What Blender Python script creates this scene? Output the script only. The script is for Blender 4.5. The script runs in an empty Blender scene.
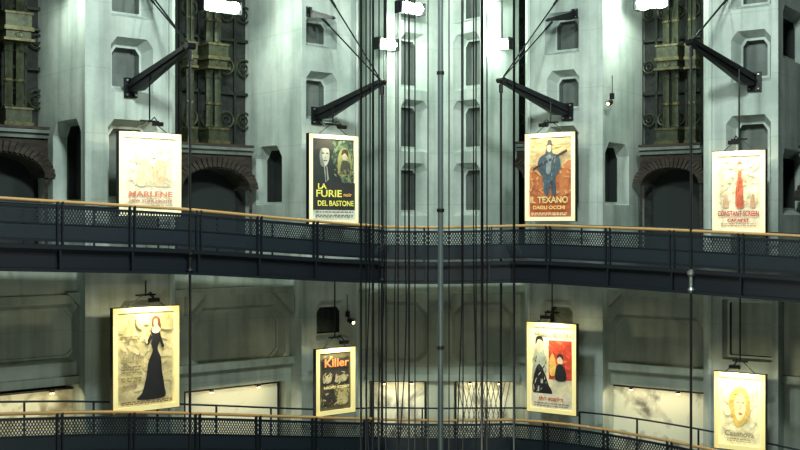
import bpy, math, random
from mathutils import Vector, Matrix
from mathutils.geometry import tessellate_polygon
random.seed(4)
F=1111.0; H=9.0
scn=bpy.context.scene
try:
    scn.view_settings.view_transform='Standard'
except Exception: pass

# ---------------------------------------------------------------- materials
def newmat(name):
    m=bpy.data.materials.new(name); m.use_nodes=True
    nt=m.node_tree; b=nt.nodes['Principled BSDF']; return m,nt,b
def simple(name,col,rough=.6,metal=0.,emit=0.,ecol=None,noise=0.,scale=6):
    m,nt,b=newmat(name)
    b.inputs['Base Color'].default_value=(*col,1); b.inputs['Roughness'].default_value=rough
    b.inputs['Metallic'].default_value=metal
    if noise>0:
        tc=nt.nodes.new('ShaderNodeTexCoord'); n=nt.nodes.new('ShaderNodeTexNoise')
        n.inputs['Scale'].default_value=scale; n.inputs['Detail'].default_value=5; n.inputs['Roughness'].default_value=.65
        nt.links.new(tc.outputs['Object'],n.inputs['Vector'])
        r=nt.nodes.new('ShaderNodeValToRGB')
        r.color_ramp.elements[0].position=.34; r.color_ramp.elements[1].position=.64
        r.color_ramp.elements[0].color=(*[c*(1-noise) for c in col],1)
        r.color_ramp.elements[1].color=(*[min(1,c*(1+noise*.6)) for c in col],1)
        nt.links.new(n.outputs['Fac'],r.inputs['Fac']); nt.links.new(r.outputs['Color'],b.inputs['Base Color'])
        if emit>0 and ecol is None: nt.links.new(r.outputs['Color'],b.inputs['Emission Color'])
    if emit>0:
        b.inputs['Emission Color'].default_value=(*(ecol or col),1); b.inputs['Emission Strength'].default_value=emit
    return m
def concrete(name,c1,c2,streak=.35):
    m,nt,b=newmat(name); N=nt.nodes; L=nt.links
    b.inputs['Roughness'].default_value=.85
    g=N.new('ShaderNodeNewGeometry')
    n1=N.new('ShaderNodeTexNoise'); n1.inputs['Scale'].default_value=.6; n1.inputs['Detail'].default_value=7; n1.inputs['Roughness'].default_value=.6
    L.new(g.outputs['Position'],n1.inputs['Vector'])
    r1=N.new('ShaderNodeValToRGB'); r1.color_ramp.elements[0].position=.34; r1.color_ramp.elements[1].position=.66
    r1.color_ramp.elements[0].color=(*c1,1); r1.color_ramp.elements[1].color=(*c2,1)
    L.new(n1.outputs['Fac'],r1.inputs['Fac'])
    mp=N.new('ShaderNodeMapping'); mp.inputs['Scale'].default_value=(2.6,2.6,.16)
    L.new(g.outputs['Position'],mp.inputs['Vector'])
    n2=N.new('ShaderNodeTexNoise'); n2.inputs['Scale'].default_value=1; n2.inputs['Detail'].default_value=4
    L.new(mp.outputs['Vector'],n2.inputs['Vector'])
    r2=N.new('ShaderNodeValToRGB'); r2.color_ramp.elements[0].position=.28; r2.color_ramp.elements[1].position=.55
    r2.color_ramp.elements[0].color=(1-streak,1-streak,1-streak,1); r2.color_ramp.elements[1].color=(1,1,1,1)
    L.new(n2.outputs['Fac'],r2.inputs['Fac'])
    mx=N.new('ShaderNodeMixRGB'); mx.blend_type='MULTIPLY'; mx.inputs[0].default_value=1
    L.new(r1.outputs['Color'],mx.inputs[1]); L.new(r2.outputs['Color'],mx.inputs[2])
    sp=N.new('ShaderNodeSeparateXYZ'); L.new(g.outputs['Position'],sp.inputs[0])
    md=N.new('ShaderNodeMath'); md.operation='MODULO'; md.inputs[1].default_value=1.95; L.new(sp.outputs['Z'],md.inputs[0])
    lt=N.new('ShaderNodeMath'); lt.operation='LESS_THAN'; lt.inputs[1].default_value=.03; L.new(md.outputs[0],lt.inputs[0])
    ml=N.new('ShaderNodeMath'); ml.operation='MULTIPLY'; ml.inputs[1].default_value=.16; L.new(lt.outputs[0],ml.inputs[0])
    m2=N.new('ShaderNodeMixRGB'); L.new(ml.outputs[0],m2.inputs[0]); L.new(mx.outputs['Color'],m2.inputs[1]); m2.inputs[2].default_value=(.06,.07,.06,1)
    L.new(m2.outputs['Color'],b.inputs['Base Color'])
    bp=N.new('ShaderNodeBump'); bp.inputs['Strength'].default_value=.2; bp.inputs['Distance'].default_value=.04
    n3=N.new('ShaderNodeTexNoise'); n3.inputs['Scale'].default_value=9; n3.inputs['Detail'].default_value=6
    L.new(g.outputs['Position'],n3.inputs['Vector']); L.new(n3.outputs['Fac'],bp.inputs['Height']); L.new(bp.outputs['Normal'],b.inputs['Normal'])
    return m
def brickmat():
    m,nt,b=newmat('old_brick'); N=nt.nodes; L=nt.links
    g=N.new('ShaderNodeNewGeometry'); n=N.new('ShaderNodeTexVoronoi'); n.inputs['Scale'].default_value=4.5
    mp=N.new('ShaderNodeMapping'); mp.inputs['Scale'].default_value=(.6,.6,2.2)
    L.new(g.outputs['Position'],mp.inputs['Vector']); L.new(mp.outputs['Vector'],n.inputs['Vector'])
    r=N.new('ShaderNodeValToRGB'); r.color_ramp.elements[0].color=(.018,.014,.011,1); r.color_ramp.elements[1].color=(.055,.043,.034,1)
    L.new(n.outputs['Color'],r.inputs['Fac']); L.new(r.outputs['Color'],b.inputs['Base Color']); b.inputs['Roughness'].default_value=.9
    return m
def muralmat(seed,dark,lo=(.16,.16,.13)):
    m,nt,b=newmat('mural_print_%d'%seed); N=nt.nodes; L=nt.links
    tc=N.new('ShaderNodeTexCoord'); mp=N.new('ShaderNodeMapping'); mp.inputs['Location'].default_value=(seed*3.7,seed*1.3,seed*2.1)
    L.new(tc.outputs['Object'],mp.inputs['Vector'])
    n=N.new('ShaderNodeTexNoise'); n.inputs['Scale'].default_value=.9; n.inputs['Detail'].default_value=8; n.inputs['Distortion'].default_value=1.2
    L.new(mp.outputs['Vector'],n.inputs['Vector'])
    r=N.new('ShaderNodeValToRGB'); e=r.color_ramp.elements
    e[0].position=.33+dark; e[0].color=(*lo,1); e[1].position=.52+dark; e[1].color=(.70,.73,.62,1)
    L.new(n.outputs['Fac'],r.inputs['Fac']); L.new(r.outputs['Color'],b.inputs['Base Color']); b.inputs['Roughness'].default_value=.5
    return m
M_con=concrete('board_marked_concrete',(.36,.435,.405),(.57,.64,.60),.3)
M_nb=concrete('niche_shade_concrete',(.10,.125,.115),(.19,.22,.205),.4)  # darker concrete copy, niche shade put into the colour; ledges reuse it
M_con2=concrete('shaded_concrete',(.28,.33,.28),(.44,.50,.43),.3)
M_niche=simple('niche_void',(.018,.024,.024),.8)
M_dark=simple('dark_masonry',(.020,.024,.022),.9,noise=.5)
M_brick=brickmat()
M_bronze=simple('green_bronze_paint',(.036,.043,.022),.5,.3,noise=.6)
M_trac=simple('window_iron',(.016,.020,.014),.5,.3,noise=.5)
M_gold=simple('tarnished_gilding',(.085,.078,.034),.5,.4,noise=.6)
M_navy=simple('navy_painted_steel',(.007,.011,.018),.42,.2)
M_navy2=simple('navy_mesh_steel',(.011,.020,.030),.5,.2)
M_black=simple('black_steel',(.005,.006,.008),.4,.3)
M_cable=simple('dark_wire_rope',(.010,.012,.014),.5,.5)
M_steel=simple('galvanised_steel',(.42,.46,.45),.35,.8)
M_rail=simple('oiled_wood_handrail',(.46,.27,.10),.4)
M_flood=simple('floodlight_glass',(.9,1,.9),.3,emit=14,ecol=(.90,1,.84))
M_warm=simple('warm_lamp_glass',(1,.8,.4),.3,emit=14,ecol=(1,.74,.3))
M_frame=simple('cream_glow_frame',(.82,.79,.55),.5,emit=.36,ecol=(1,.95,.58))  # emission added so the frame itself glows, though it is no lamp
M_frame2=simple('yellow_glow_frame',(.86,.76,.38),.5,emit=.36,ecol=(1,.85,.34))  # yellow frame with the same glow put in as emission
M_floor=simple('dark_stone_floor',(.05,.05,.05),.4,noise=.3)
M_ceil=simple('dark_plaster_ceiling',(.10,.12,.11),.9)
_ink={}
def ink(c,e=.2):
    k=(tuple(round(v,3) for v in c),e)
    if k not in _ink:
        _ink[k]=simple('glowing_poster_ink_%d'%len(_ink),c,.55,emit=e,noise=.25,scale=3.5)  # print colours also emit faintly, a backlit glow put into the ink
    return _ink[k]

# ---------------------------------------------------------------- mesh builder
class MB:
    def __init__(s): s.v=[]; s.f=[]; s.mi=[]; s.mats=[]
    def m(s,mat):
        if mat not in s.mats: s.mats.append(mat)
        return s.mats.index(mat)
    def poly(s,pts,mat):
        i=len(s.v); s.v+= [Vector(p) for p in pts]; s.f.append(tuple(range(i,i+len(pts)))); s.mi.append(s.m(mat))
    def hexa(s,a,b,mat):
        i=len(s.v); s.v+=[Vector(p) for p in a]+[Vector(p) for p in b]; n=len(a); k=s.m(mat)
        s.f.append(tuple(range(i,i+n))); s.mi.append(k)
        s.f.append(tuple(range(i+2*n-1,i+n-1,-1))); s.mi.append(k)
        for j in range(n):
            s.f.append((i+j,i+n+j,i+n+(j+1)%n,i+(j+1)%n)); s.mi.append(k)
    def box(s,c,ax,ay,az,mat):
        c=Vector(c);ax=Vector(ax)/2;ay=Vector(ay)/2;az=Vector(az)/2
        s.hexa([c-ax-ay-az,c+ax-ay-az,c+ax+ay-az,c-ax+ay-az],[c-ax-ay+az,c+ax-ay+az,c+ax+ay+az,c-ax+ay+az],mat)
    def cyl(s,a,b,r,mat,n=8,r2=None):
        a=Vector(a);b=Vector(b);d=(b-a).normalized(); r2=r if r2 is None else r2
        u=d.orthogonal().normalized(); w=d.cross(u)
        A=[a+(u*math.cos(2*math.pi*i/n)+w*math.sin(2*math.pi*i/n))*r for i in range(n)]
        B=[b+(u*math.cos(2*math.pi*i/n)+w*math.sin(2*math.pi*i/n))*r2 for i in range(n)]
        s.hexa(A,B,mat)
    def lathe(s,c,prof,mat,n=14,flute=0):
        c=Vector(c); k=s.m(mat); i0=len(s.v)
        for r,z in prof:
            for j in range(n):
                rr=r*(1-(flute if j%2 else 0)); a=2*math.pi*j/n
                s.v.append(c+Vector((rr*math.cos(a),rr*math.sin(a),z)))
        for q in range(len(prof)-1):
            for j in range(n):
                s.f.append((i0+q*n+j,i0+q*n+(j+1)%n,i0+(q+1)*n+(j+1)%n,i0+(q+1)*n+j)); s.mi.append(k)
    def tube(s,pts,r,mat,n=6):
        for a,b in zip(pts[:-1],pts[1:]): s.cyl(a,b,r,mat,n)
    def ring(s,c,u,w,R,r,mat,n=20):
        pts=[Vector(c)+Vector(u)*math.cos(2*math.pi*i/n)*R+Vector(w)*math.sin(2*math.pi*i/n)*R for i in range(n+1)]
        s.tube(pts,r,mat,5)
    def make(s,name,parent=None,smooth=False):
        lo=Vector([min(v[i] for v in s.v) for i in range(3)]); hi=Vector([max(v[i] for v in s.v) for i in range(3)])
        c=(lo+hi)/2
        me=bpy.data.meshes.new(name); me.from_pydata([v-c for v in s.v],[],s.f)
        for m in s.mats: me.materials.append(m)
        for p,k in zip(me.polygons,s.mi): p.material_index=k; p.use_smooth=smooth
        me.update(); o=bpy.data.objects.new(name,me); scn.collection.objects.link(o)
        if parent: o.parent=parent; o.location=c-parent.location
        else: o.location=c
        return o
def empty(name,loc):
    e=bpy.data.objects.new(name,None); e.location=loc; scn.collection.objects.link(e); e.empty_display_size=.2; return e

# ---------------------------------------------------------------- plan geometry
UP=Vector((0,0,1))
class Plane:
    def __init__(s,p,t):
        s.p=Vector((p[0],p[1],0)); s.t=Vector((t[0],t[1],0)).normalized(); s.n=Vector((s.t.y,-s.t.x,0))
    def off(s,k): return Plane(s.p-s.n*k,s.t)
    def s_(s,px):
        u=(px-400)/F; y=(s.p.x*s.t.y-s.p.y*s.t.x)/(u*s.t.y-s.t.x)
        return (Vector((u*y,y,0))-s.p).dot(s.t)
    def d(s,px):
        return (s.p+s.t*s.s_(px)).y
    def z(s,px,py): return H-(py-225)/F*s.d(px)
    def P(s,sv,z,k=0): return s.p+s.t*sv-s.n*k+UP*z
    def px(s,px,py): return s.P(s.s_(px),s.z(px,py))
B=(-15/F*36,36); C=(110/F*36,36)
L=Plane(B,(10.714,9)); R=Plane(C,(8.78,-6.2))

def niche_poly(s0,s1,z0,z1,ch,cb):
    return [(s0+cb,z0),(s1-cb,z0),(s1,z0+cb),(s1,z1-ch),(s1-ch*.8,z1),(s0+ch*.8,z1),(s0,z1-ch),(s0,z0+cb)]
def face_niches(mb,pl,outline,niches,mat,bdef=None):
    loops=[[Vector((a,b,0)) for a,b in outline]]
    for nc in niches:
        q=niche_poly(nc['s0'],nc['s1'],nc['z0'],nc['z1'],nc.get('ch',.25),nc.get('cb',.04)); nc['q']=q
        loops.append([Vector((a,b,0)) for a,b in q])
    flat=[v for l in loops for v in l]
    for tri in tessellate_polygon(loops):
        mb.poly([pl.P(flat[i].x,flat[i].y) for i in tri],mat)
    for nc in niches:
        q=nc['q']; dp=nc.get('depth',.45); ins=nc.get('ins',.17); bm=nc.get('back',bdef or mat); s2=nc.get('step',.3)
        cs=sum(a for a,b in q)/8; cz=sum(b for a,b in q)/8
        w=nc['s1']-nc['s0']; h=nc['z1']-nc['z0']
        q2=[(cs+(a-cs)*(1-2*ins/w),cz+(b-cz)*(1-2*ins/h)) for a,b in q]
        q3=[(cs+(a-cs)*(1-2*(ins+.07)/w),cz+(b-cz)*(1-2*(ins+.07)/h)) for a,b in q]
        for i in range(8):
            j=(i+1)%8
            mb.poly([pl.P(*q[i]),pl.P(*q[j]),pl.P(*q2[j],dp),pl.P(*q2[i],dp)],mat)
            mb.poly([pl.P(*q2[i],dp),pl.P(*q2[j],dp),pl.P(*q3[j],dp),pl.P(*q3[i],dp)],mat)
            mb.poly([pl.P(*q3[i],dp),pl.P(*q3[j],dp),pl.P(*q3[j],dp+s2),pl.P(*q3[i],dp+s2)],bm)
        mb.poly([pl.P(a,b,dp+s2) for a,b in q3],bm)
def npx(pl,x0,x1,y0,y1,**k):
    s0,s1=sorted((pl.s_(x0),pl.s_(x1))); xm=(x0+x1)/2
    d=dict(s0=s0,s1=s1,z1=pl.z(xm,y0),z0=pl.z(xm,y1)); d.update(k); return d

ZT=H+11.0
def pillar(base,side,x0,x1,front,sidew,k0=3.0,k1=6.6,ch=.32):
    pl=base.off(k0); s0=pl.s_(x0); s1=pl.s_(x1); mb=MB()
    if side=='L': a,b=s0,s1-ch
    else: a,b=s0+ch,s1
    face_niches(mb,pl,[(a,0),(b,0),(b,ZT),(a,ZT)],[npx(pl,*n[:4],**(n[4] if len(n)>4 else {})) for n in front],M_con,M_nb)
    dep=k1-k0
    if side=='L':
        mb.poly([pl.P(b,0),pl.P(s1,0,ch),pl.P(s1,ZT,ch),pl.P(b,ZT)],M_con)
        mb.poly([pl.P(s1,0,ch),pl.P(s1,0,dep),pl.P(s1,ZT,dep),pl.P(s1,ZT,ch)],M_con)
        sp=Plane((pl.P(s0,0)-pl.n*dep)[:2],pl.n[:2])
    else:
        mb.poly([pl.P(a,0),pl.P(s0,0,ch),pl.P(s0,ZT,ch),pl.P(a,ZT)],M_con)
        mb.poly([pl.P(s0,0,ch),pl.P(s0,0,dep),pl.P(s0,ZT,dep),pl.P(s0,ZT,ch)],M_con)
        sp=Plane(pl.P(s1,0)[:2],(-pl.n)[:2])
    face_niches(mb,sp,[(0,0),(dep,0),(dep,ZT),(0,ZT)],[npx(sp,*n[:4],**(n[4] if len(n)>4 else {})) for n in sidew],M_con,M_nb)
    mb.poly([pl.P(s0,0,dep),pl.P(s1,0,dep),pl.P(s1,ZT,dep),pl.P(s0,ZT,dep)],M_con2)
    e=a+.06 if side=='L' else b-.06
    mb.box(pl.P(e,ZT/2,-.04),pl.t*.18,pl.n*.09,UP*ZT,M_con)
    e=b-.03 if side=='L' else a+.03
    mb.box(pl.P(e,ZT/2,-.03),pl.t*.10,pl.n*.07,UP*ZT,M_con)
    return mb.make('concrete_pillar')
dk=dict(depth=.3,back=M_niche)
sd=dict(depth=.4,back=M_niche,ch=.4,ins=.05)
pillar(L,'L',-150,-45,[],[])
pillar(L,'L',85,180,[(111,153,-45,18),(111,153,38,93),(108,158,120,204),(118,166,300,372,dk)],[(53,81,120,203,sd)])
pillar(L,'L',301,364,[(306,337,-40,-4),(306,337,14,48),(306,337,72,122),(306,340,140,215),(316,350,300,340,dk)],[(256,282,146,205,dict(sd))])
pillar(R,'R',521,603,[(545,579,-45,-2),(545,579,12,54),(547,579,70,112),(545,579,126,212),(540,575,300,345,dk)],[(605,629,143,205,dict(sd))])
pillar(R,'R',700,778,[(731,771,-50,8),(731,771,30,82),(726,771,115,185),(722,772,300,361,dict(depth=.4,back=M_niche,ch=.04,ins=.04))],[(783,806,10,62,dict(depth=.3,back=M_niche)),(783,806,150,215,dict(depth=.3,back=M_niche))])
pillar(R,'R',930,1030,[],[])

def pt(px,d): return ((px-400)/F*d,d)
def corner(x0,d0,x1,d1,nic,sidex):
    a=pt(x0,d0); b=pt(x1,d1); pl=Plane(a,(b[0]-a[0],b[1]-a[1])); W=math.hypot(b[0]-a[0],b[1]-a[1]); mb=MB()
    face_niches(mb,pl,[(0,0),(W,0),(W,ZT),(0,ZT)],[npx(pl,*n) for n in nic],M_con,M_nb)
    for s in (0,W): mb.poly([pl.P(s,0),pl.P(s,0,2),pl.P(s,ZT,2),pl.P(s,ZT)],M_con)
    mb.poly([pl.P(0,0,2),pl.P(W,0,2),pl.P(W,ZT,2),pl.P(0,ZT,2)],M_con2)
    mb.make('concrete_pillar')
corner(384,40.4,440,42.2,[(401,428,-30,22),(401,428,33,90),(401,428,100,152),(401,428,163,216)],0)
corner(440,42.2,483,40.6,[(453,480,-30,22),(453,480,33,90),(453,480,100,152),(453,480,163,216)],1)

# ---------------------------------------------------------------- window bays
def bay(base,xa,xb,ledge,cols,kb=6.5,name='wall_bay'):
    pl=base.off(5.3); s0=pl.s_(xa); s1=pl.s_(xb); xm=(xa+xb)/2; zl=pl.z(xm,ledge)
    mb=MB(); zb=H-1.2; w=s1-s0; c=(s0+s1)/2
    N=14; r=w*.46; zs=zl-.55-r*.55
    arc=[(c+r*math.cos(math.pi*i/N),zs+r*.55*math.sin(math.pi*i/N)) for i in range(N+1)]
    outer=[(s0,zb),(c-r,zb)]+arc[::-1]+[(c+r,zb),(s1,zb),(s1,zl),(s0,zl)]
    vv=[Vector((a,b,0)) for a,b in outer]
    for t in tessellate_polygon([vv]): mb.poly([pl.P(vv[i].x,vv[i].y) for i in t],M_brick)
    for p,q in zip(arc[:-1],arc[1:]):
        mb.poly([pl.P(*p),pl.P(*q),pl.P(*q,1.1),pl.P(*p,1.1)],M_brick)
    for i in range(24):
        a=math.pi*(i+.5)/24; ca,sa=math.cos(a),math.sin(a)
        p=pl.P(c+(r+.16)*ca,zs+(r+.16)*.62*sa+.02,-.04); rad=(pl.t*ca+UP*sa*.8).normalized(); tg=rad.cross(pl.n)
        mb.box(p,rad*.34,tg*(r*math.pi/24*.72),pl.n*.09,M_brick)
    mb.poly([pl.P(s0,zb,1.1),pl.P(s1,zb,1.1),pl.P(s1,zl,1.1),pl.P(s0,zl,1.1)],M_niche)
    for dz,dk_,h in ((0,.10,.14),(.13,.22,.10),(.24,.16,.08)):
        mb.box(pl.P(c,zl+dz,-dk_/2+.3),pl.t*w,pl.n*(dk_+.6),UP*h,M_nb if h>.09 else M_brick)
    mb.make('brick_arch')
    m2=MB(); bk=base.off(kb)
    a0,a1=bk.s_(xa)-3.2,bk.s_(xb)+3.2
    m2.box(bk.P((a0+a1)/2,ZT/2,.15),bk.t*(a1-a0),bk.n*.3,UP*ZT,M_dark)
    m2.make(name)
    cp=base.off(5.75)
    for cx,wpx in cols:
        s=cp.s_(cx); o=cp.P(s,zl+.28); q=MB(); rr=wpx/F*cp.d(cx)/2
        t,n=cp.t,cp.n
        def blk(z,h,k,mat=M_bronze): q.box(o+UP*(z+h/2),t*(2*rr*k),n*(2*rr*k),UP*h,mat)
        z=0
        for st in range(4):
            blk(z,.12,1.25,M_gold); blk(z+.12,.38,1.1); blk(z+.50,.07,1.2,M_gold)
            for sx in (-.48,.48):
                q.lathe(o+UP*(z+.57)+t*(rr*sx),[(rr*.42,0),(rr*.46,.06),(rr*.38,.12),(rr*.36,1.0),(rr*.36,1.7),(rr*.44,1.76),(rr*.36,1.84),(rr*.5,2.0)],M_bronze,n=12,flute=.16)
                q.lathe(o+UP*(z+1.35)+t*(rr*sx),[(rr*.36,0),(rr*.44,.04),(rr*.44,.09),(rr*.36,.12)],M_gold,n=12)
            blk(z+2.58,.08,1.3,M_gold); blk(z+2.66,.24,1.05)
            q.ring(o+UP*(z+2.78)+n*rr*1.08,t,UP,.09,.02,M_gold,10)
            z+=2.9
        q.make('ornate_column')
    q=MB(); tp=base.off(6.35); a0,a1=tp.s_(xa+2),tp.s_(xb)
    for i in range(5):
        s=a0+(a1-a0)*i/4; q.box(tp.P(s,zl+4.2),tp.t*.09,tp.n*.08,UP*8.2,M_trac)
    for j in range(5):
        zz=zl+.3+j*1.9; q.box(tp.P((a0+a1)/2,zz),tp.t*(a1-a0),tp.n*.08,UP*.1,M_trac)
        for i in range(4):
            s=a0+(a1-a0)*(i+.5)/4; R_=(a1-a0)/10
            q.ring(tp.P(s,zz+.95,-.03),tp.t,UP,R_,.04,M_bronze,16)
            q.ring(tp.P(s,zz+.95,-.03),tp.t,UP,R_*.5,.03,M_trac,10)
    q.make('window_%d'%(1+len([o for o in bpy.data.objects if o.name.startswith('window_')])))
bay(L,-48,48,134,[(14,24),(-30,24)],name='wall_left_bay')
bay(L,178,252,152,[(213,20),(190,10)],name='wall_left_bay')
bay(L,361,398,150,[(369,13)],name='wall_left_bay')
bay(R,478,526,150,[(500,12)],name='wall_right_bay')
bay(R,640,702,152,[(671,20),(692,10)],name='wall_right_bay')
bay(R,800,930,152,[(850,24)],name='wall_right_bay')

# ---------------------------------------------------------------- lower walls
FL=0.0
def lower(pl,x0,x1,nic,name,top,haunch=()):
    mb=MB(); s0,s1=pl.s_(x0),pl.s_(x1)
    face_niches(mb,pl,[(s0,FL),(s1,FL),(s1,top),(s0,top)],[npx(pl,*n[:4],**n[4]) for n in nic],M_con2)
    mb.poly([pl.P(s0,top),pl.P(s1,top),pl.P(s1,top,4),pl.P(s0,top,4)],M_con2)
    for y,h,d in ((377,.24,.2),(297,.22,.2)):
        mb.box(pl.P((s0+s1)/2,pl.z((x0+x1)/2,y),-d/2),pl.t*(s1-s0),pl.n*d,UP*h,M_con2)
    for hx,sg in haunch:      # triangular corbels carrying the beam
        s=pl.s_(hx); zt=pl.z(hx,292)
        tri=[(s,zt),(s+sg*.75,zt),(s,zt-.75)]
        mb.hexa([pl.P(a,b,-.26) for a,b in tri],[pl.P(a,b,.02) for a,b in tri],M_con2)
    return mb.make(name)
pn=dict(depth=.3,ins=.12,ch=.5,cb=.35,step=.06); op=dict(depth=.45,ins=.01,ch=.02,cb=.02,back=M_niche)
LL=L.off(3.6); RR=R.off(3.6)
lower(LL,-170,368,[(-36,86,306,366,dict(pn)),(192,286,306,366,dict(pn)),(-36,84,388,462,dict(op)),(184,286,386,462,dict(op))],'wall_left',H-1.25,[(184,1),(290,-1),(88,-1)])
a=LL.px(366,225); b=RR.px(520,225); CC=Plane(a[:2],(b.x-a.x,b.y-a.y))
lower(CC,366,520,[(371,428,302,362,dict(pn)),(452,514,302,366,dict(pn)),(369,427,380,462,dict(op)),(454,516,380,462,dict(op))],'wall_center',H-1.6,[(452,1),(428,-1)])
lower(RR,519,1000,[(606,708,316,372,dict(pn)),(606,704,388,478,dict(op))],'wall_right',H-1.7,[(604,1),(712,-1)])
mi=0
for pl,x0,x1,y0,y1,dk_,en in ((LL,-34,80,394,455,-.01,20),(LL,188,282,388,450,-.12,26),(CC,371,425,382,450,.04,22),(CC,456,514,382,450,-.04,22),(RR,608,702,390,470,-.03,30)):
    mi+=1; mb=MB(); s0,s1=pl.s_(x0),pl.s_(x1); xm=(x0+x1)/2; z1,z0=pl.z(xm,y0),pl.z(xm,y1)
    mb.box(pl.P((s0+s1)/2,(z0+z1)/2,.28),pl.t*(s1-s0),pl.n*.05,UP*(z1-z0),muralmat(mi,dk_,(.3,.27,.17) if mi==1 else (.14,.14,.12)))
    for s in (s0,s1): mb.box(pl.P(s,(z0+z1)/2,.24),pl.t*.05,pl.n*.08,UP*(z1-z0),M_black)
    mb.box(pl.P((s0+s1)/2,z1,.24),pl.t*(s1-s0),pl.n*.08,UP*.05,M_black)
    if mi==4:
        for i in range(9):
            s=s0+(s1-s0-.5)*i/9
            for sg in (1,-1):
                c_=pl.P(s+.3,(z0+z1)/2,.245); mb.box(c_,(pl.t*.5*sg+UP*(z1-z0)*.98),pl.n*.01,pl.t*.03,M_nb)
    mb.make('mural_panel')
    dl=MB()
    for fr in (.25,.75):
        p=pl.P(s0+(s1-s0)*fr,z1-.01,.05)
        dl.cyl(p+UP*.05,p-UP*.05,.07,M_black,10); dl.cyl(p-UP*.05,p-UP*.07,.055,M_warm,10); dl.cyl(p,p-pl.n*.3,.02,M_black,6)
    o=dl.make('mural_downlight')
    la=bpy.data.lights.new('mural_lamp','AREA'); la.shape='RECTANGLE'; la.size=(s1-s0)*.8; la.size_y=.1; la.energy=en; la.color=(1,.84,.5)
    lo=bpy.data.objects.new('lamp',la); scn.collection.objects.link(lo); lo.parent=o
    tgt=(pl.P((s0+s1)/2,z0+.2,.28)-pl.P((s0+s1)/2,z1-.03,-.5)); lo.rotation_euler=tgt.to_track_quat('-Z','Y').to_euler(); lo.location=pl.P((s0+s1)/2,z1-.03,-.5)-o.location

mb=MB(); mb.box((0,24,-.1),(60,0,0),(0,60,0),(0,0,.2),M_floor); mb.make('floor')
mb=MB(); mb.box((0,38,ZT+.1),(60,0,0),(0,30,0),(0,0,.2),M_ceil); mb.make('ceiling')

# ---------------------------------------------------------------- helical ramps
def interp(tab,x):
    for (x0,y0),(x1,y1) in zip(tab[:-1],tab[1:]):
        if x<=x1:
            f=(x-x0)/(x1-x0); return y0+(y1-y0)*f
    return tab[-1][1]
CP=Plane(B,(1,0))
def ramp_pts(tab):
    out=[]
    for px in list(range(-120,381,20))+[385,420,450,480,510]+list(range(530,931,20)):
        pl=L if px<=385 else (CP if px<=510 else R)
        p=pl.P(pl.s_(px),0); y=interp(tab,px); p.z=H-(y-225)/F*p.y; out.append(p)
    return out
def smooth(pts,it=2):
    for _ in range(it):
        q=[pts[0]]+[Vector((p.x,p.y,(a.z+2*p.z+b.z)/4)) for a,p,b in zip(pts[:-2],pts[1:-1],pts[2:])]+[pts[-1]]; pts=q
    return pts
def normals(pts):
    ns=[]
    for i in range(len(pts)):
        a=pts[max(0,i-1)]; b=pts[min(len(pts)-1,i+1)]; t=(b-a); t.z=0; t.normalize(); ns.append(Vector((t.y,-t.x,0)))
    return ns
def sweep(mb,pts,ns,prof,mat):
    k=mb.m(mat); i0=len(mb.v); n=len(prof)
    for p,nn in zip(pts,ns):
        for kk,dz in prof: mb.v.append(p-nn*kk+UP*dz)
    for i in range(len(pts)-1):
        for j in range(n):
            mb.f.append((i0+i*n+j,i0+i*n+(j+1)%n,i0+(i+1)*n+(j+1)%n,i0+(i+1)*n+j)); mb.mi.append(k)
    mb.f.append(tuple(range(i0,i0+n))); mb.mi.append(k)
    mb.f.append(tuple(range(i0+(len(pts)-1)*n,i0+len(pts)*n))); mb.mi.append(k)
def rect(k0,k1,z0,z1): return [(k0,z0),(k1,z0),(k1,z1),(k0,z1)]
def circ(k,z,r,n=8): return [(k+r*math.cos(2*math.pi*i/n),z+r*math.sin(2*math.pi*i/n)) for i in range(n)]
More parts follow.
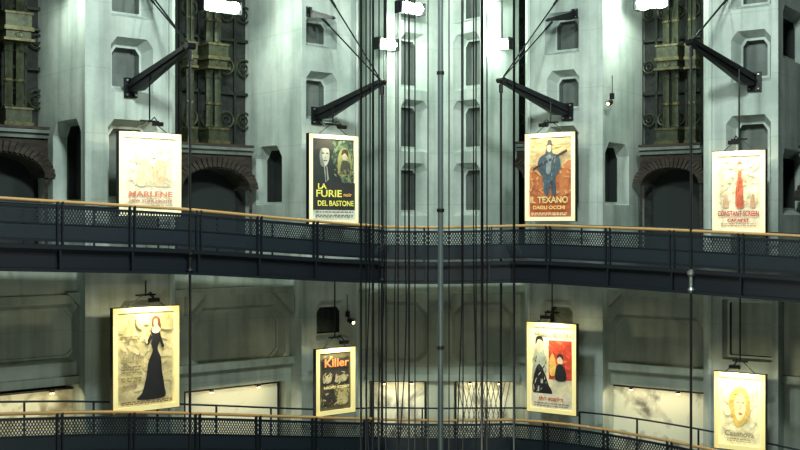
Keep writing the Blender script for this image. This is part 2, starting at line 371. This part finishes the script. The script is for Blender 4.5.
def ramp(tab):
    pts=smooth(ramp_pts(tab)); ns=normals(pts)
    par=empty('helical_ramp',pts[len(pts)//2])
    mb=MB()
    sweep(mb,pts,ns,rect(.0,2.5,-1.28,-1.12),M_navy)
    sweep(mb,pts,ns,rect(.10,.16,-1.80,-1.2),M_navy)
    sweep(mb,pts,ns,rect(-.06,.22,-1.84,-1.77),M_navy)
    sweep(mb,pts,ns,rect(-.06,.22,-1.24,-1.15),M_navy)
    sweep(mb,pts,ns,rect(2.3,2.42,-1.7,-1.2),M_navy)
    sweep(mb,pts,ns,rect(.8,.9,-1.55,-1.2),M_navy); sweep(mb,pts,ns,rect(1.6,1.7,-1.55,-1.2),M_navy)
    mb.make('deck',par)
    mb=MB(); sweep(mb,pts,ns,circ(.02,0,.045),M_rail); mb.make('handrail',par,True)
    mb=MB(); sweep(mb,pts,ns,circ(2.4,0,.03),M_navy2); mb.make('inner_handrail',par,True)
    acc=[0]
    for a,b in zip(pts[:-1],pts[1:]): acc.append(acc[-1]+(b-a).length)
    def at(s,dz,kk=0):
        s=max(0,min(acc[-1]-1e-4,s))
        lo,hi=0,len(acc)-1
        while hi-lo>1:
            md=(lo+hi)//2
            if acc[md]<=s: lo=md
            else: hi=md
        f=(s-acc[lo])/(acc[lo+1]-acc[lo]); p=pts[lo].lerp(pts[lo+1],f); nn=ns[lo].lerp(ns[lo+1],f).normalized()
        return p-nn*kk+UP*dz, nn
    mb=MB()
    sweep(mb,pts,ns,rect(.0,.05,-.18,-.11),M_navy); sweep(mb,pts,ns,rect(.0,.05,-1.05,-.98),M_navy)
    sweep(mb,pts,ns,rect(.0,.03,-.60,-.565),M_navy)
    s=.3
    while s<acc[-1]:
        p,nn=at(s,-.6); t=Vector((-nn.y,nn.x,0))
        for o_ in (-.07,.07): mb.box(p+t*o_,t*.045,nn*.10,UP*1.2,M_navy)
        mb.box(at(s,-1.5,.03)[0],t*.05,nn*.14,UP*.6,M_navy)
        mb.box(at(s,-.6,2.4)[0],t*.05,nn*.05,UP*1.15,M_navy)
        mb.box(at(s,-1.45,1.2)[0],t*.1,nn*2.2,UP*.25,M_navy)
        s+=2.05
    mb.make('railing_frame',par)
    mb=MB(); st=.085; s=0; hgt=.82
    while s<acc[-1]:
        for sg in (1,-1):
            a,_=at(s,-.98,.02); a2,_=at(s+.036,-.98,.02); b,_=at(s+sg*.5,-.98+hgt,.02); b2,_=at(s+sg*.5+.036,-.98+hgt,.02)
            mb.poly([a,a2,b2,b],M_navy2)
        s+=st
    sweep(mb,pts,ns,rect(.025,.03,-1.0,-.60),M_navy2)
    mb.make('mesh_infill',par)
UPT=[(-120,190),(0,198),(100,204),(185,209),(280,218),(360,225),(385,227),(440,228),(510,226),(530,225),(650,229),(800,236),(930,244)]
LOT=[(-120,420),(0,414),(100,412),(180,413),(300,417),(385,420),(440,421),(510,420),(560,423),(620,432),(690,445),(800,470),(930,500)]
ramp(UPT); ramp(LOT)

# ---------------------------------------------------------------- cantilever brackets + hanger cables
def bracket(base,rx,ry,tx,ty,stay,small=False,node=M_cable,hang=True):
    pr=base.off(3.0); a=pr.px(rx,ry)
    if small: b=a+base.n*1.0+base.t*(.3 if base is L else -.5)+UP*(-.3)
    else: b=base.px(tx,ty)
    ax=(b-a); ln=ax.length; ax.normalize()
    sd_=ax.cross(UP).normalized(); up=sd_.cross(ax).normalized(); mb=MB()
    prof=[(-.05,-.12),(ln*.18,-.30),(ln*.45,-.22),(ln,-.07),(ln+.12,0),(ln,.10),(ln*.3,.16),(0,.20)]
    f=.55 if small else 1
    prof=[(x,y*f) for x,y in prof]
    mb.hexa([a+ax*x+up*y+sd_*.09*f for x,y in prof],[a+ax*x+up*y-sd_*.09*f for x,y in prof],M_black)
    if not small:
        for s_ in (.13,-.13): mb.box(a+ax*ln*.5+sd_*s_,ax*ln*.9,sd_*.03,up*.10,M_black)
    mb.box(a+base.n*.04,base.t*.42*f,base.n*.08,UP*.6*f,M_black)
    for dx in(-.14*f,.14*f):
        for dz in(-.22*f,.22*f): mb.cyl(a+base.t*dx+UP*dz,a+base.t*dx+UP*dz+base.n*.13,.03*f,M_steel,6)
    mb.cyl(b-sd_*.14*f,b+sd_*.14*f,.10*f,M_black,12)
    mb.make('cantilever_bracket')
    c=MB()
    for sx,sy in stay:
        e=pr.px(sx,sy); c.cyl(b,e,.026,M_cable,6); c.cyl(e-(e-b).normalized()*.5,e,.045,M_black,6)
    if stay: c.make('stay_cable')
    if hang:
        c=MB(); z0=H-8.6; c.cyl(b,Vector((b.x,b.y,z0)),.040,M_cable,8)
        up_rail=H-(interp(UPT,tx)-225)/F*b.y; lo_rail=H-(interp(LOT,tx)-225)/F*b.y
        for zz in (up_rail-1.55,lo_rail-1.55):
            c.lathe((b.x,b.y,zz-.3),[(.0,0),(.06,.03),(.11,.12),(.06,.2),(.06,.5),(.12,.58),(.12,.66),(.05,.72),(0,.74)],node,12)
        c.lathe((b.x,b.y,b.z-.45),[(0,0),(.07,.04),(.07,.3),(0,.34)],M_black,10)
        c.make('hanger_cable')
    return a,b
br=[]
br.append(bracket(L,130,88,190,46,[(148,-4),(140,-20)]))
br.append(bracket(L,316,116,382,82,[(322,18),(330,-2)]))
br.append(bracket(R,568,112,501,80,[(552,22),(560,-4)]))
br.append(bracket(R,755,82,691,42,[(728,-2),(742,-20)],node=M_steel))
bracket(L,308,12,0,0,[],small=True,hang=False)
bracket(R,575,14,0,0,[],small=True,hang=False)

# ---------------------------------------------------------------- posters
def cat(pts,n=5):
    out=[]; N=len(pts)
    for i in range(N):
        p0,p1,p2,p3=[Vector(pts[(i+j-1)%N]) for j in range(4)]
        for k in range(n):
            t=k/n; out.append(tuple(.5*((2*p1)+(-p0+p2)*t+(2*p0-5*p1+4*p2-p3)*t*t+(-p0+3*p1-3*p2+p3)*t**3)))
    return out
def ell(cx,cy,rx,ry,n=20,rot=0):
    return [(cx+rx*math.cos(2*math.pi*i/n)*math.cos(rot)-ry*math.sin(2*math.pi*i/n)*math.sin(rot),cy+rx*math.cos(2*math.pi*i/n)*math.sin(rot)+ry*math.sin(2*math.pi*i/n)*math.cos(rot)) for i in range(n)]
def rc(x0,y0,x1,y1): return [(x0,y0),(x1,y0),(x1,y1),(x0,y1)]
def strokes(x0,y0,x1,y1,cols,n,ln=.12,th=.022,ang=None,seed=1):
    rnd=random.Random(seed); out=[]
    for _ in range(n):
        x=rnd.uniform(x0,x1); y=rnd.uniform(y0,y1); a=rnd.uniform(0,math.pi) if ang is None else ang+rnd.uniform(-.5,.5)
        l=ln*rnd.uniform(.4,1.2)/2; t=th*rnd.uniform(.4,1.3)/2; c,s=math.cos(a),math.sin(a)
        pg=[(x+dx*c-dy*s,y+(dx*s+dy*c)*.65) for dx,dy in ((-l,0),(-l*.4,-t),(l*.5,-t*.8),(l,0),(l*.4,t),(-l*.5,t*.9))]
        pg=[(min(x1,max(x0,u)),min(y1,max(y0,v))) for u,v in pg]
        out.append((rnd.choice(cols),pg))
    return out
def credits(x0,x1,ys,col,seed=3):
    rnd=random.Random(seed); out=[]
    for y in ys:
        x=x0
        while x<x1-.02:
            w=rnd.uniform(.03,.09); out.append((col,rc(x,y,min(x1,x+w),y+.012))); x+=w+.02
    return out
def poster(base,x0,x1,y0,y1,k,art,texts,bg,rodtop,lamp=True,e=.2,power=30,fm=None):
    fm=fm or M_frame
    pl=base.off(k); s0,s1=pl.s_(x0),pl.s_(x1); xm=(x0+x1)/2; zt=pl.z(xm,y0); zb=pl.z(xm,y1); w=s1-s0; h=zt-zb
    c=pl.P((s0+s1)/2,(zt+zb)/2); par=empty('framed_movie_poster',c); t,n=pl.t,pl.n
    fw=.14; mb=MB()
    for sg in (-1,1):
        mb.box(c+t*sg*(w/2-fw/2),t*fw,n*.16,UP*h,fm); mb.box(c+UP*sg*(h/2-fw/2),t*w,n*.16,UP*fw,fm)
        mb.box(c+t*sg*(w/2+.008)-n*.01,t*.02,n*.15,UP*(h+.04),M_black); mb.box(c+UP*sg*(h/2+.008)-n*.01,t*(w+.04),n*.15,UP*.02,M_black)
    mb.box(c-n*.06,t*(w-.04),n*.04,UP*(h-.04),M_black); mb.make('frame',par)
    iw,ih=w-2*fw,h-2*fw
    def Q(x,y,l): return c+t*((x-.5)*iw)+UP*((y-.5)*ih)+n*(.0+.0006*l)
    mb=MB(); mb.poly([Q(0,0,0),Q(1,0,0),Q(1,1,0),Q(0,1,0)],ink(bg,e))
    l=3
    for col,pg in art:
        l+=1; vv=[Vector((min(1,max(0,a)),min(1,max(0,b)),0)) for a,b in pg]
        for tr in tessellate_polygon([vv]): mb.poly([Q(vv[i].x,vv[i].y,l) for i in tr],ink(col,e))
    mb.make('print',par)
    for txt,tx,ty,size,col,sx in texts:
        l+=6; cu=bpy.data.curves.new('t','FONT'); cu.body=txt; cu.align_x='CENTER'; cu.align_y='CENTER'; cu.size=size*ih; cu.offset=.006
        o=bpy.data.objects.new('t',cu); scn.collection.objects.link(o); bpy.context.view_layer.update()
        dg=bpy.context.evaluated_depsgraph_get(); me=bpy.data.meshes.new_from_object(o.evaluated_get(dg)); bpy.data.objects.remove(o)
        xs=[v.co.x for v in me.vertices]; wd=max(xs)-min(xs); f=sx*iw/wd
        for v in me.vertices: v.co.x*=f
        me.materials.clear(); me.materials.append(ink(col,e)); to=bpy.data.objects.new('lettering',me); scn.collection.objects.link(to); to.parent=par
        R3=Matrix((t,UP,n)).transposed(); to.matrix_local=Matrix.Translation(Q(tx,ty,l)-c) @ R3.to_4x4()
    mb=MB()
    for sg in (-.3,.3):
        a=c+t*sg*w+UP*h/2
        mb.cyl(a,c+UP*(h/2+.35)+t*sg*w*.15,.014,M_black,6)
    mb.cyl(c+UP*(h/2+.33),Vector((c.x,c.y,rodtop)),.025,M_black,6); mb.box(c+UP*(h/2+.35),t*w*.3,n*.05,UP*.05,M_black); mb.make('hanger',par)
    if lamp:
        hp=c+UP*(h/2+.24)+n*.5; pe=empty('picture_light',hp); mb=MB()
        mb.tube([c+UP*(h/2+.33),c+UP*(h/2+.44)+n*.3,hp+UP*.05],.018,M_black)
        mb.box(hp,t*.30,n*.14,UP*.09,M_black); mb.cyl(hp-t*.16-UP*.02,hp+t*.16-UP*.02,.06,M_black,10); mb.box(hp-UP*.055-n*.02,t*.26,n*.09,UP*.015,M_warm); mb.make('lamp_head',pe)
        la=bpy.data.lights.new('picture_lamp','AREA'); la.shape='RECTANGLE'; la.size=w*.35; la.size_y=.1; la.energy=power; la.color=(1,.88,.52)
        lo=bpy.data.objects.new('lamp',la); scn.collection.objects.link(lo); lo.parent=pe; lo.location=-UP*.09
        lo.rotation_euler=((c-UP*h*.12)-hp).to_track_quat('-Z','Y').to_euler()
cr=(.80,.76,.58); blk=(.012,.012,.015)
def z_at(i,k):
    a,b=br[i]; return (a+(b-a)*((3-k)/3)).z-.1
# pale sketch of two dancers
poster(L,118,180,133,216,1.8,strokes(.12,.34,.9,.94,[(.78,.72,.52),(.82,.77,.6),(.75,.66,.46)],60,.3,.08,seed=2)+[((.74,.62,.42),cat([(.26,.36),(.28,.55),(.34,.7),(.44,.72),(.52,.6),(.5,.42),(.42,.34)])),((.82,.76,.58),ell(.40,.78,.07,.055)),((.6,.45,.3),cat([(.33,.79),(.36,.86),(.46,.86),(.48,.79),(.42,.82)])),
 ((.72,.55,.35),cat([(.6,.35),(.55,.55),(.6,.68),(.72,.7),(.8,.56),(.78,.38)])),((.82,.76,.58),ell(.66,.75,.06,.05)),((.58,.42,.28),cat([(.60,.77),(.64,.83),(.72,.81),(.72,.74),(.67,.78)])),((.76,.66,.46),[(.44,.66),(.58,.58),(.6,.62),(.46,.7)])]
 +strokes(.24,.34,.8,.70,[(.7,.55,.38),(.8,.72,.54),(.62,.46,.32)],30,.14,.025,1.3,seed=8)+credits(.1,.9,(.045,.075),(.5,.35,.28)),
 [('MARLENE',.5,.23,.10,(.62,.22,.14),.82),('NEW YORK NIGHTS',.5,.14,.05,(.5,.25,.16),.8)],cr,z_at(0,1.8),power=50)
# man in hat, dark
poster(L,308,357,135,224,1.8,strokes(.42,.46,1,1,[(.16,.24,.14),(.10,.16,.11),(.24,.30,.16),(.05,.08,.06)],90,.25,.05,seed=3)+[((.02,.03,.03),cat([(0,.3),(0,.98),(.12,1.0),(.34,.98),(.5,.9),(.44,.75),(.6,.62),(.7,.4),(.5,.28)])),
 ((.40,.42,.36),cat([(.2,.68),(.17,.82),(.24,.90),(.37,.88),(.39,.76),(.31,.66)])),((.18,.2,.18),cat([(.19,.68),(.165,.82),(.22,.88),(.23,.76),(.28,.66)])),((.04,.04,.04),cat([(.06,.865),(.16,.99),(.36,1.0),(.50,.87),(.28,.885)])),((.06,.06,.05),rc(.21,.812,.27,.828)),((.06,.06,.05),rc(.31,.812,.37,.828)),((.1,.06,.05),rc(.25,.722,.34,.735)),((.15,.15,.13),[(.28,.75),(.31,.8),(.30,.75)]),((.3,.31,.27),[(.26,.66),(.34,.66),(.38,.5),(.3,.46)]),((.03,.03,.03),[(.29,.66),(.32,.66),(.34,.48),(.31,.48)]),
 ((.3,.30,.12),cat([(.62,.55),(.6,.8),(.75,.9),(.9,.8),(.9,.6)])),((.5,.46,.34),ell(.76,.79,.07,.05)),((.06,.07,.05),cat([(.66,.58),(.68,.72),(.78,.74),(.88,.7),(.88,.58)])),((.05,.04,.03),cat([(.68,.8),(.7,.87),(.82,.87),(.84,.78),(.76,.83)])),((.03,.03,.03),rc(0,.12,1,.46))]
 +strokes(.5,.48,1,.66,[(.3,.28,.12),(.02,.03,.02),(.15,.2,.1)],26,.12,.02,seed=6)+[((.66,.68,.56),rc(0,0,1,.12))]+credits(.06,.94,(.03,.05,.09),(.1,.1,.08)),
 [('LA',.2,.41,.09,(.9,.82,.15),.2),('FURIE',.36,.32,.12,(.9,.82,.15),.6),('DEL BASTONE',.52,.2,.09,(.9,.82,.15),.85),('noir',.8,.31,.06,(.8,.4,.1),.2)],(.04,.06,.05),z_at(1,1.8),power=26)
# rider on orange ground
poster(R,526,576,133,221,1.8,[((.62,.48,.24),rc(0,.5,1,1)),((.50,.17,.06),cat([(0,.3),(0,.6),(.3,.66),(.6,.6),(1,.7),(1,.3)]))]+strokes(0,.62,1,1,[(.66,.54,.30),(.58,.42,.2),(.52,.42,.24),(.66,.42,.2)],70,.3,.06,.3,seed=5)+strokes(0,.28,1,.66,[(.5,.14,.05),(.60,.28,.1),(.36,.10,.05),(.58,.38,.18)],60,.2,.04,seed=9)+
 [((.05,.08,.11),cat([(.38,.3),(.33,.5),(.22,.62),(.26,.74),(.4,.8),(.44,.9),(.54,.9),(.57,.8),(.72,.76),(.75,.6),(.64,.5),(.66,.3),(.56,.28),(.52,.44),(.48,.28)])),((.5,.38,.27),ell(.49,.86,.055,.05)),((.05,.05,.06),cat([(.36,.885),(.44,.91),(.46,.96),(.54,.96),(.56,.91),(.64,.885),(.5,.90)])),((.2,.25,.26),cat([(.42,.56),(.45,.76),(.54,.76),(.52,.56)])),((.03,.03,.04),[(.1,.58),(.12,.62),(.9,.84),(.92,.81)])]
 +strokes(.34,.34,.66,.76,[(.10,.15,.19),(.03,.04,.05),(.2,.24,.25)],40,.10,.02,1.4,seed=11)+credits(.08,.92,(.02,.04),(.8,.7,.4)),
 [('IL TEXANO',.5,.21,.11,(.74,.62,.26),.88),('DAGLI OCCHI',.5,.115,.06,(.9,.6,.2),.75)],(.42,.11,.04),z_at(2,1.8),power=30)
# stage singer
poster(R,713,766,151,233,1.8,strokes(.05,.3,.95,.96,[(.78,.70,.48),(.74,.64,.42),(.82,.76,.56),(.72,.60,.38)],90,.3,.08,seed=12)+[((.55,.13,.06),cat([(.44,.3),(.43,.5),(.47,.66),(.49,.8),(.56,.8),(.585,.66),(.59,.5),(.62,.3)])),((.75,.5,.35),ell(.525,.84,.045,.042)),((.25,.08,.04),cat([(.465,.85),(.47,.90),(.53,.92),(.585,.89),(.59,.83),(.57,.875),(.5,.875)])),((.68,.42,.28),[(.36,.9),(.38,.92),(.5,.77),(.47,.73)]),((.68,.42,.28),[(.57,.76),(.68,.67),(.64,.63),(.56,.70)]),((.6,.4,.25),cat([(.14,.3),(.16,.42),(.2,.48),(.26,.42),(.28,.3)])),((.55,.32,.18),cat([(.76,.3),(.79,.43),(.84,.47),(.88,.3)]))]
 +strokes(.44,.3,.61,.66,[(.62,.22,.10),(.38,.07,.04),(.5,.1,.05)],22,.13,.02,1.5,seed=14)+credits(.1,.9,(.03,.055),(.4,.15,.1)),
 [('CONSTANT SCREEN',.5,.20,.10,(.5,.06,.05),.94),('CABARET',.5,.11,.05,(.5,.06,.05),.5)],(.82,.75,.53),z_at(3,1.8),power=40)
dz=H-1.6
# silhouette lady
poster(L,112,178,307,410,1.4,strokes(.04,.05,.96,.97,[(.58,.49,.24),(.52,.43,.20),(.64,.55,.3),(.55,.47,.25)],110,.4,.10,seed=21)+
 [(blk,cat([(.64,.84),(.57,.8),(.60,.72),(.57,.66),(.60,.58),(.53,.46),(.49,.3),(.42,.14),(.34,.07),(.80,.07),(.81,.2),(.77,.36),(.75,.5),(.69,.6),(.73,.68),(.74,.76),(.70,.82)])),
 ((.74,.56,.36),cat([(.59,.79),(.61,.835),(.72,.835),(.73,.79),(.66,.765)])),((.66,.48,.33),ell(.655,.885,.038,.042)),((.14,.06,.03),cat([(.61,.84),(.585,.92),(.66,.955),(.73,.92),(.745,.82),(.69,.86),(.68,.92),(.63,.91)])),
 (blk,[(.57,.77),(.49,.66),(.52,.64),(.60,.72)]),((.74,.56,.36),[(.49,.66),(.45,.78),(.47,.79),(.52,.67)]),(blk,[(.73,.77),(.81,.62),(.78,.60),(.71,.7)])]+credits(.06,.4,(.74,.71,.42,.39,.36,.3,.27),(.24,.19,.1))+credits(.06,.94,(.025,.045),(.2,.14,.08)),
 [('GILDA',.24,.52,.12,(.34,.28,.15),.32),('FILM NOIR',.2,.22,.04,(.3,.2,.12),.26)],(.62,.53,.28),dz,power=60,fm=M_frame2)
# killer comic
poster(L,315,354,348,414,1.4,strokes(.05,.05,.95,.95,[(.4,.35,.12),(.10,.09,.05),(.25,.22,.1)],60,.3,.07,seed=31)+[((.03,.03,.03),rc(.08,.45,.92,.9)),((.5,.46,.28),cat([(.14,.48),(.12,.62),(.24,.7),(.36,.64),(.36,.5)])),((.42,.42,.26),cat([(.5,.48),(.5,.6),(.62,.68),(.8,.62),(.84,.5)])),((.03,.03,.03),cat([(.13,.6),(.2,.72),(.34,.7),(.3,.63)])),((.03,.03,.03),cat([(.53,.6),(.6,.71),(.8,.68),(.7,.6)])),((.05,.05,.04),cat([(.1,.1),(.14,.36),(.4,.42),(.5,.2),(.44,.08)])),((.5,.45,.2),cat([(.58,.1),(.6,.34),(.8,.4),(.9,.24),(.84,.1)]))]
 +strokes(.1,.08,.9,.66,[(.02,.02,.02),(.55,.5,.25),(.05,.05,.04),(.4,.12,.05)],90,.14,.03,seed=32),
 [('Killer',.5,.82,.2,(.8,.24,.08),.75),('NIGHT STORY',.5,.40,.06,(.85,.75,.35),.8)],(.10,.09,.05),dz,power=30,fm=M_frame2)
# red & black
poster(R,528,577,323,413,1.4,[((.66,.63,.46),rc(0,.72,1,1)),((.50,.05,.025),rc(.42,.36,.97,.84))]+strokes(.42,.36,.97,.84,[(.56,.08,.04),(.42,.04,.02),(.6,.14,.05)],50,.2,.05,seed=41)+[((.7,.42,.1),cat([(.46,.42),(.44,.58),(.52,.68),(.6,.56),(.58,.42)])),((.4,.44,.34),cat([(.05,.2),(.06,.6),(.16,.76),(.3,.74),(.36,.5),(.3,.2)])),((.66,.54,.38),cat([(.14,.7),(.13,.8),(.2,.85),(.28,.81),(.28,.72),(.2,.68)])),(blk,cat([(.11,.78),(.13,.87),(.26,.88),(.31,.79),(.26,.83),(.17,.84)])),(blk,cat([(.06,.18),(.08,.42),(.2,.54),(.34,.42),(.42,.3),(.5,.18)])),((.6,.48,.34),ell(.70,.6,.07,.055)),(blk,cat([(.60,.36),(.6,.5),(.7,.56),(.82,.5),(.84,.36)])),((.05,.02,.02),cat([(.62,.62),(.66,.68),(.76,.67),(.78,.6),(.7,.645)])),((.66,.62,.46),rc(0,0,1,.18))]
 +strokes(.06,.2,.38,.64,[(.2,.22,.16),(.05,.05,.05),(.45,.45,.34)],36,.14,.03,1.3,seed=43)+credits(.08,.92,(.03,.06),(.2,.15,.12)),
 [('CHINA MOON',.5,.92,.07,(.3,.27,.18),.8),('the scarlet',.5,.125,.07,(.5,.1,.05),.6)],(.64,.58,.38),dz,power=52,fm=M_frame2)
# yellow portrait
poster(R,715,766,373,450,1.4,strokes(.1,.2,.9,.92,[(.8,.75,.48),(.78,.71,.42),(.84,.8,.55)],60,.3,.1,seed=51)+[((.66,.46,.12),cat([(.3,.44),(.24,.62),(.32,.8),(.5,.88),(.68,.8),(.74,.62),(.70,.42),(.5,.28),(.36,.32)])),((.80,.68,.38),cat([(.40,.44),(.36,.60),(.42,.74),(.54,.77),(.64,.70),(.65,.56),(.60,.44),(.5,.36)])),((.3,.18,.05),cat([(.41,.63),(.45,.645),(.49,.63),(.45,.622)])),((.3,.18,.05),cat([(.54,.63),(.58,.645),(.62,.63),(.58,.622)])),((.5,.34,.12),cat([(.40,.665),(.45,.685),(.49,.67),(.45,.675)])),((.5,.34,.12),cat([(.54,.67),(.58,.685),(.63,.665),(.58,.675)])),((.55,.14,.07),cat([(.46,.47),(.515,.49),(.57,.47),(.515,.45)])),((.6,.44,.2),[(.49,.54),(.54,.54),(.52,.62)])]
 +strokes(.28,.34,.42,.82,[(.55,.37,.1),(.75,.55,.18)],24,.14,.02,1.3,seed=52)+strokes(.62,.34,.74,.82,[(.55,.37,.1),(.75,.55,.18)],20,.14,.02,1.7,seed=53)+strokes(.38,.74,.66,.86,[(.55,.37,.1),(.8,.6,.2)],18,.14,.02,.2,seed=54)+credits(.2,.8,(.06,.09),(.4,.33,.2)),
 [('Casanova',.5,.17,.11,(.32,.26,.16),.7)],(.82,.76,.48),dz-.3,power=56,fm=M_frame2)

# ---------------------------------------------------------------- elevator ropes & guide mast
mb=MB()
xs=[(361,21,.020),(366,20,.012),(373,22,.024),(379,19,.012),(386,21,.014),(398,22,.014),(409,21,.018),(415,20,.011),(428,20,.011),(449,21,.012),(463,22,.013),(476,21,.013),(482,20,.026),(487,21,.012),(514,20,.022)]
for x,d,r in xs:
    X=(x-400)/F*d; mb.cyl((X,d,0),(X,d,ZT),r,M_cable,6)
mb.make('elevator_ropes')
mb=MB()
for x0,amp,d,ph in ((370,.22,20,0),(384,.30,21,.7),(405,.25,20,1.6),(396,-.2,22,2.2),(462,.18,21,1.),(474,-.16,20,.2)):
    X=(x0-400)/F*d; pts=[Vector((X+amp*math.sin(i/24*math.pi*2+ph)*(1-i/24),d+.1,i/24*8.5+.2)) for i in range(25)]+[Vector((X,d+.1,ZT))]
    mb.tube(pts,.012,M_cable,5)
mb.make('travelling_cable')
mb=MB(); d=34.; X=40.5/F*d
mb.cyl((X,d,0),(X,d,ZT),.09,simple('painted_mast_steel',(.12,.15,.155),.4,.4),12)
for i in range(5): mb.cyl((X,d,1+i*4.2),(X,d,1.1+i*4.2),.12,M_black,12)
mb.make('guide_mast')

# ---------------------------------------------------------------- floodlights
def flood(base,x,y,wpx,k,energy,hh=.34):
    pl=base.off(k); w=wpx/F*pl.d(x); c=pl.px(x,y); mb=MB()
    mb.box(c-pl.n*.12,pl.t*w,pl.n*.16,UP*(hh+.06),M_steel)
    nb=max(2,int(w/.42))
    for i in range(nb):
        p=c+pl.t*(w*((i+.5)/nb-.5)); r=w/nb*.42
        mb.lathe(p,[(0,-r),(r*.6,-r*.8),(r,0),(r*.6,r*.8),(0,r)],M_flood,12)
    for sg in (-1,1): mb.box(c+pl.t*sg*w/2-pl.n*.1,pl.t*.05,pl.n*.4,UP*(hh+.1),M_black)
    mb.cyl(c-pl.n*.15,Vector((c.x,c.y,ZT))-pl.n*.15,.03,M_black,6)
    o=mb.make('floodlight')
    la=bpy.data.lights.new('flood_lamp','POINT'); la.shadow_soft_size=.25; la.energy=energy; la.color=(.88,1,.84)
    lo=bpy.data.objects.new('lamp',la); scn.collection.objects.link(lo); lo.parent=o; p=c+pl.n*.45-UP*.1; lo.location=p-o.location
flood(L,222,6,44,4.0,380); flood(L,388,44,24,3.0,190); flood(L,412,8,30,2.6,220)
flood(R,500,44,22,4.2,200); flood(R,652,2,36,4.2,380); flood(L,20,-14,50,4.0,220); flood(R,500,-6,30,4,120)
for base,x,y in ((L,349,320),(R,611,102)):
    pl=base.off(2.9); c=pl.px(x,y); mb=MB(); mb.cyl(c,c+pl.n*.25-UP*.08,.09,M_black,10); mb.cyl(c+pl.n*.25-UP*.08,c+pl.n*.26-UP*.083,.05,M_warm,10)
    mb.tube([c,c+UP*.2-pl.n*.1,c+UP*.9-pl.n*.1],.015,M_black); mb.box(c+UP*.2-pl.n*.08,pl.t*.14,pl.n*.08,UP*.2,M_black); mb.make('wall_spotlight')

# ---------------------------------------------------------------- unseen hall lights: upper keys and an added lower fill
def area(loc,tgt,size,en,col):
    la=bpy.data.lights.new('unseen_hall_light','AREA'); la.size=size; la.energy=en; la.color=col
    o=bpy.data.objects.new('unseen_hall_light',la); scn.collection.objects.link(o); o.location=loc; o.rotation_euler=(Vector(tgt)-Vector(loc)).to_track_quat('-Z','Y').to_euler()
area((-3,21,H+10.5),(-6,36,H+1),1.6,2150,(.87,1,.92))
area((6,21,H+10.5),(7,36,H+1),1.6,1950,(.87,1,.92))
area((0,16,H-6),(0,36,H-4.5),3,560,(.95,1,.82))  # added low fill to brighten the lower walls; stands for no fixture
w=bpy.data.worlds.new('hall_world'); scn.world=w; w.use_nodes=True; bg=w.node_tree.nodes['Background']; bg.inputs[0].default_value=(.6,.8,.8,1); bg.inputs[1].default_value=.03

cam=bpy.data.cameras.new('camera'); cam.sensor_width=36; cam.lens=F*36/800; cam.clip_end=300
co=bpy.data.objects.new('camera',cam); scn.collection.objects.link(co); co.location=(0,0,H); co.rotation_euler=(math.pi/2,0,0); scn.camera=co
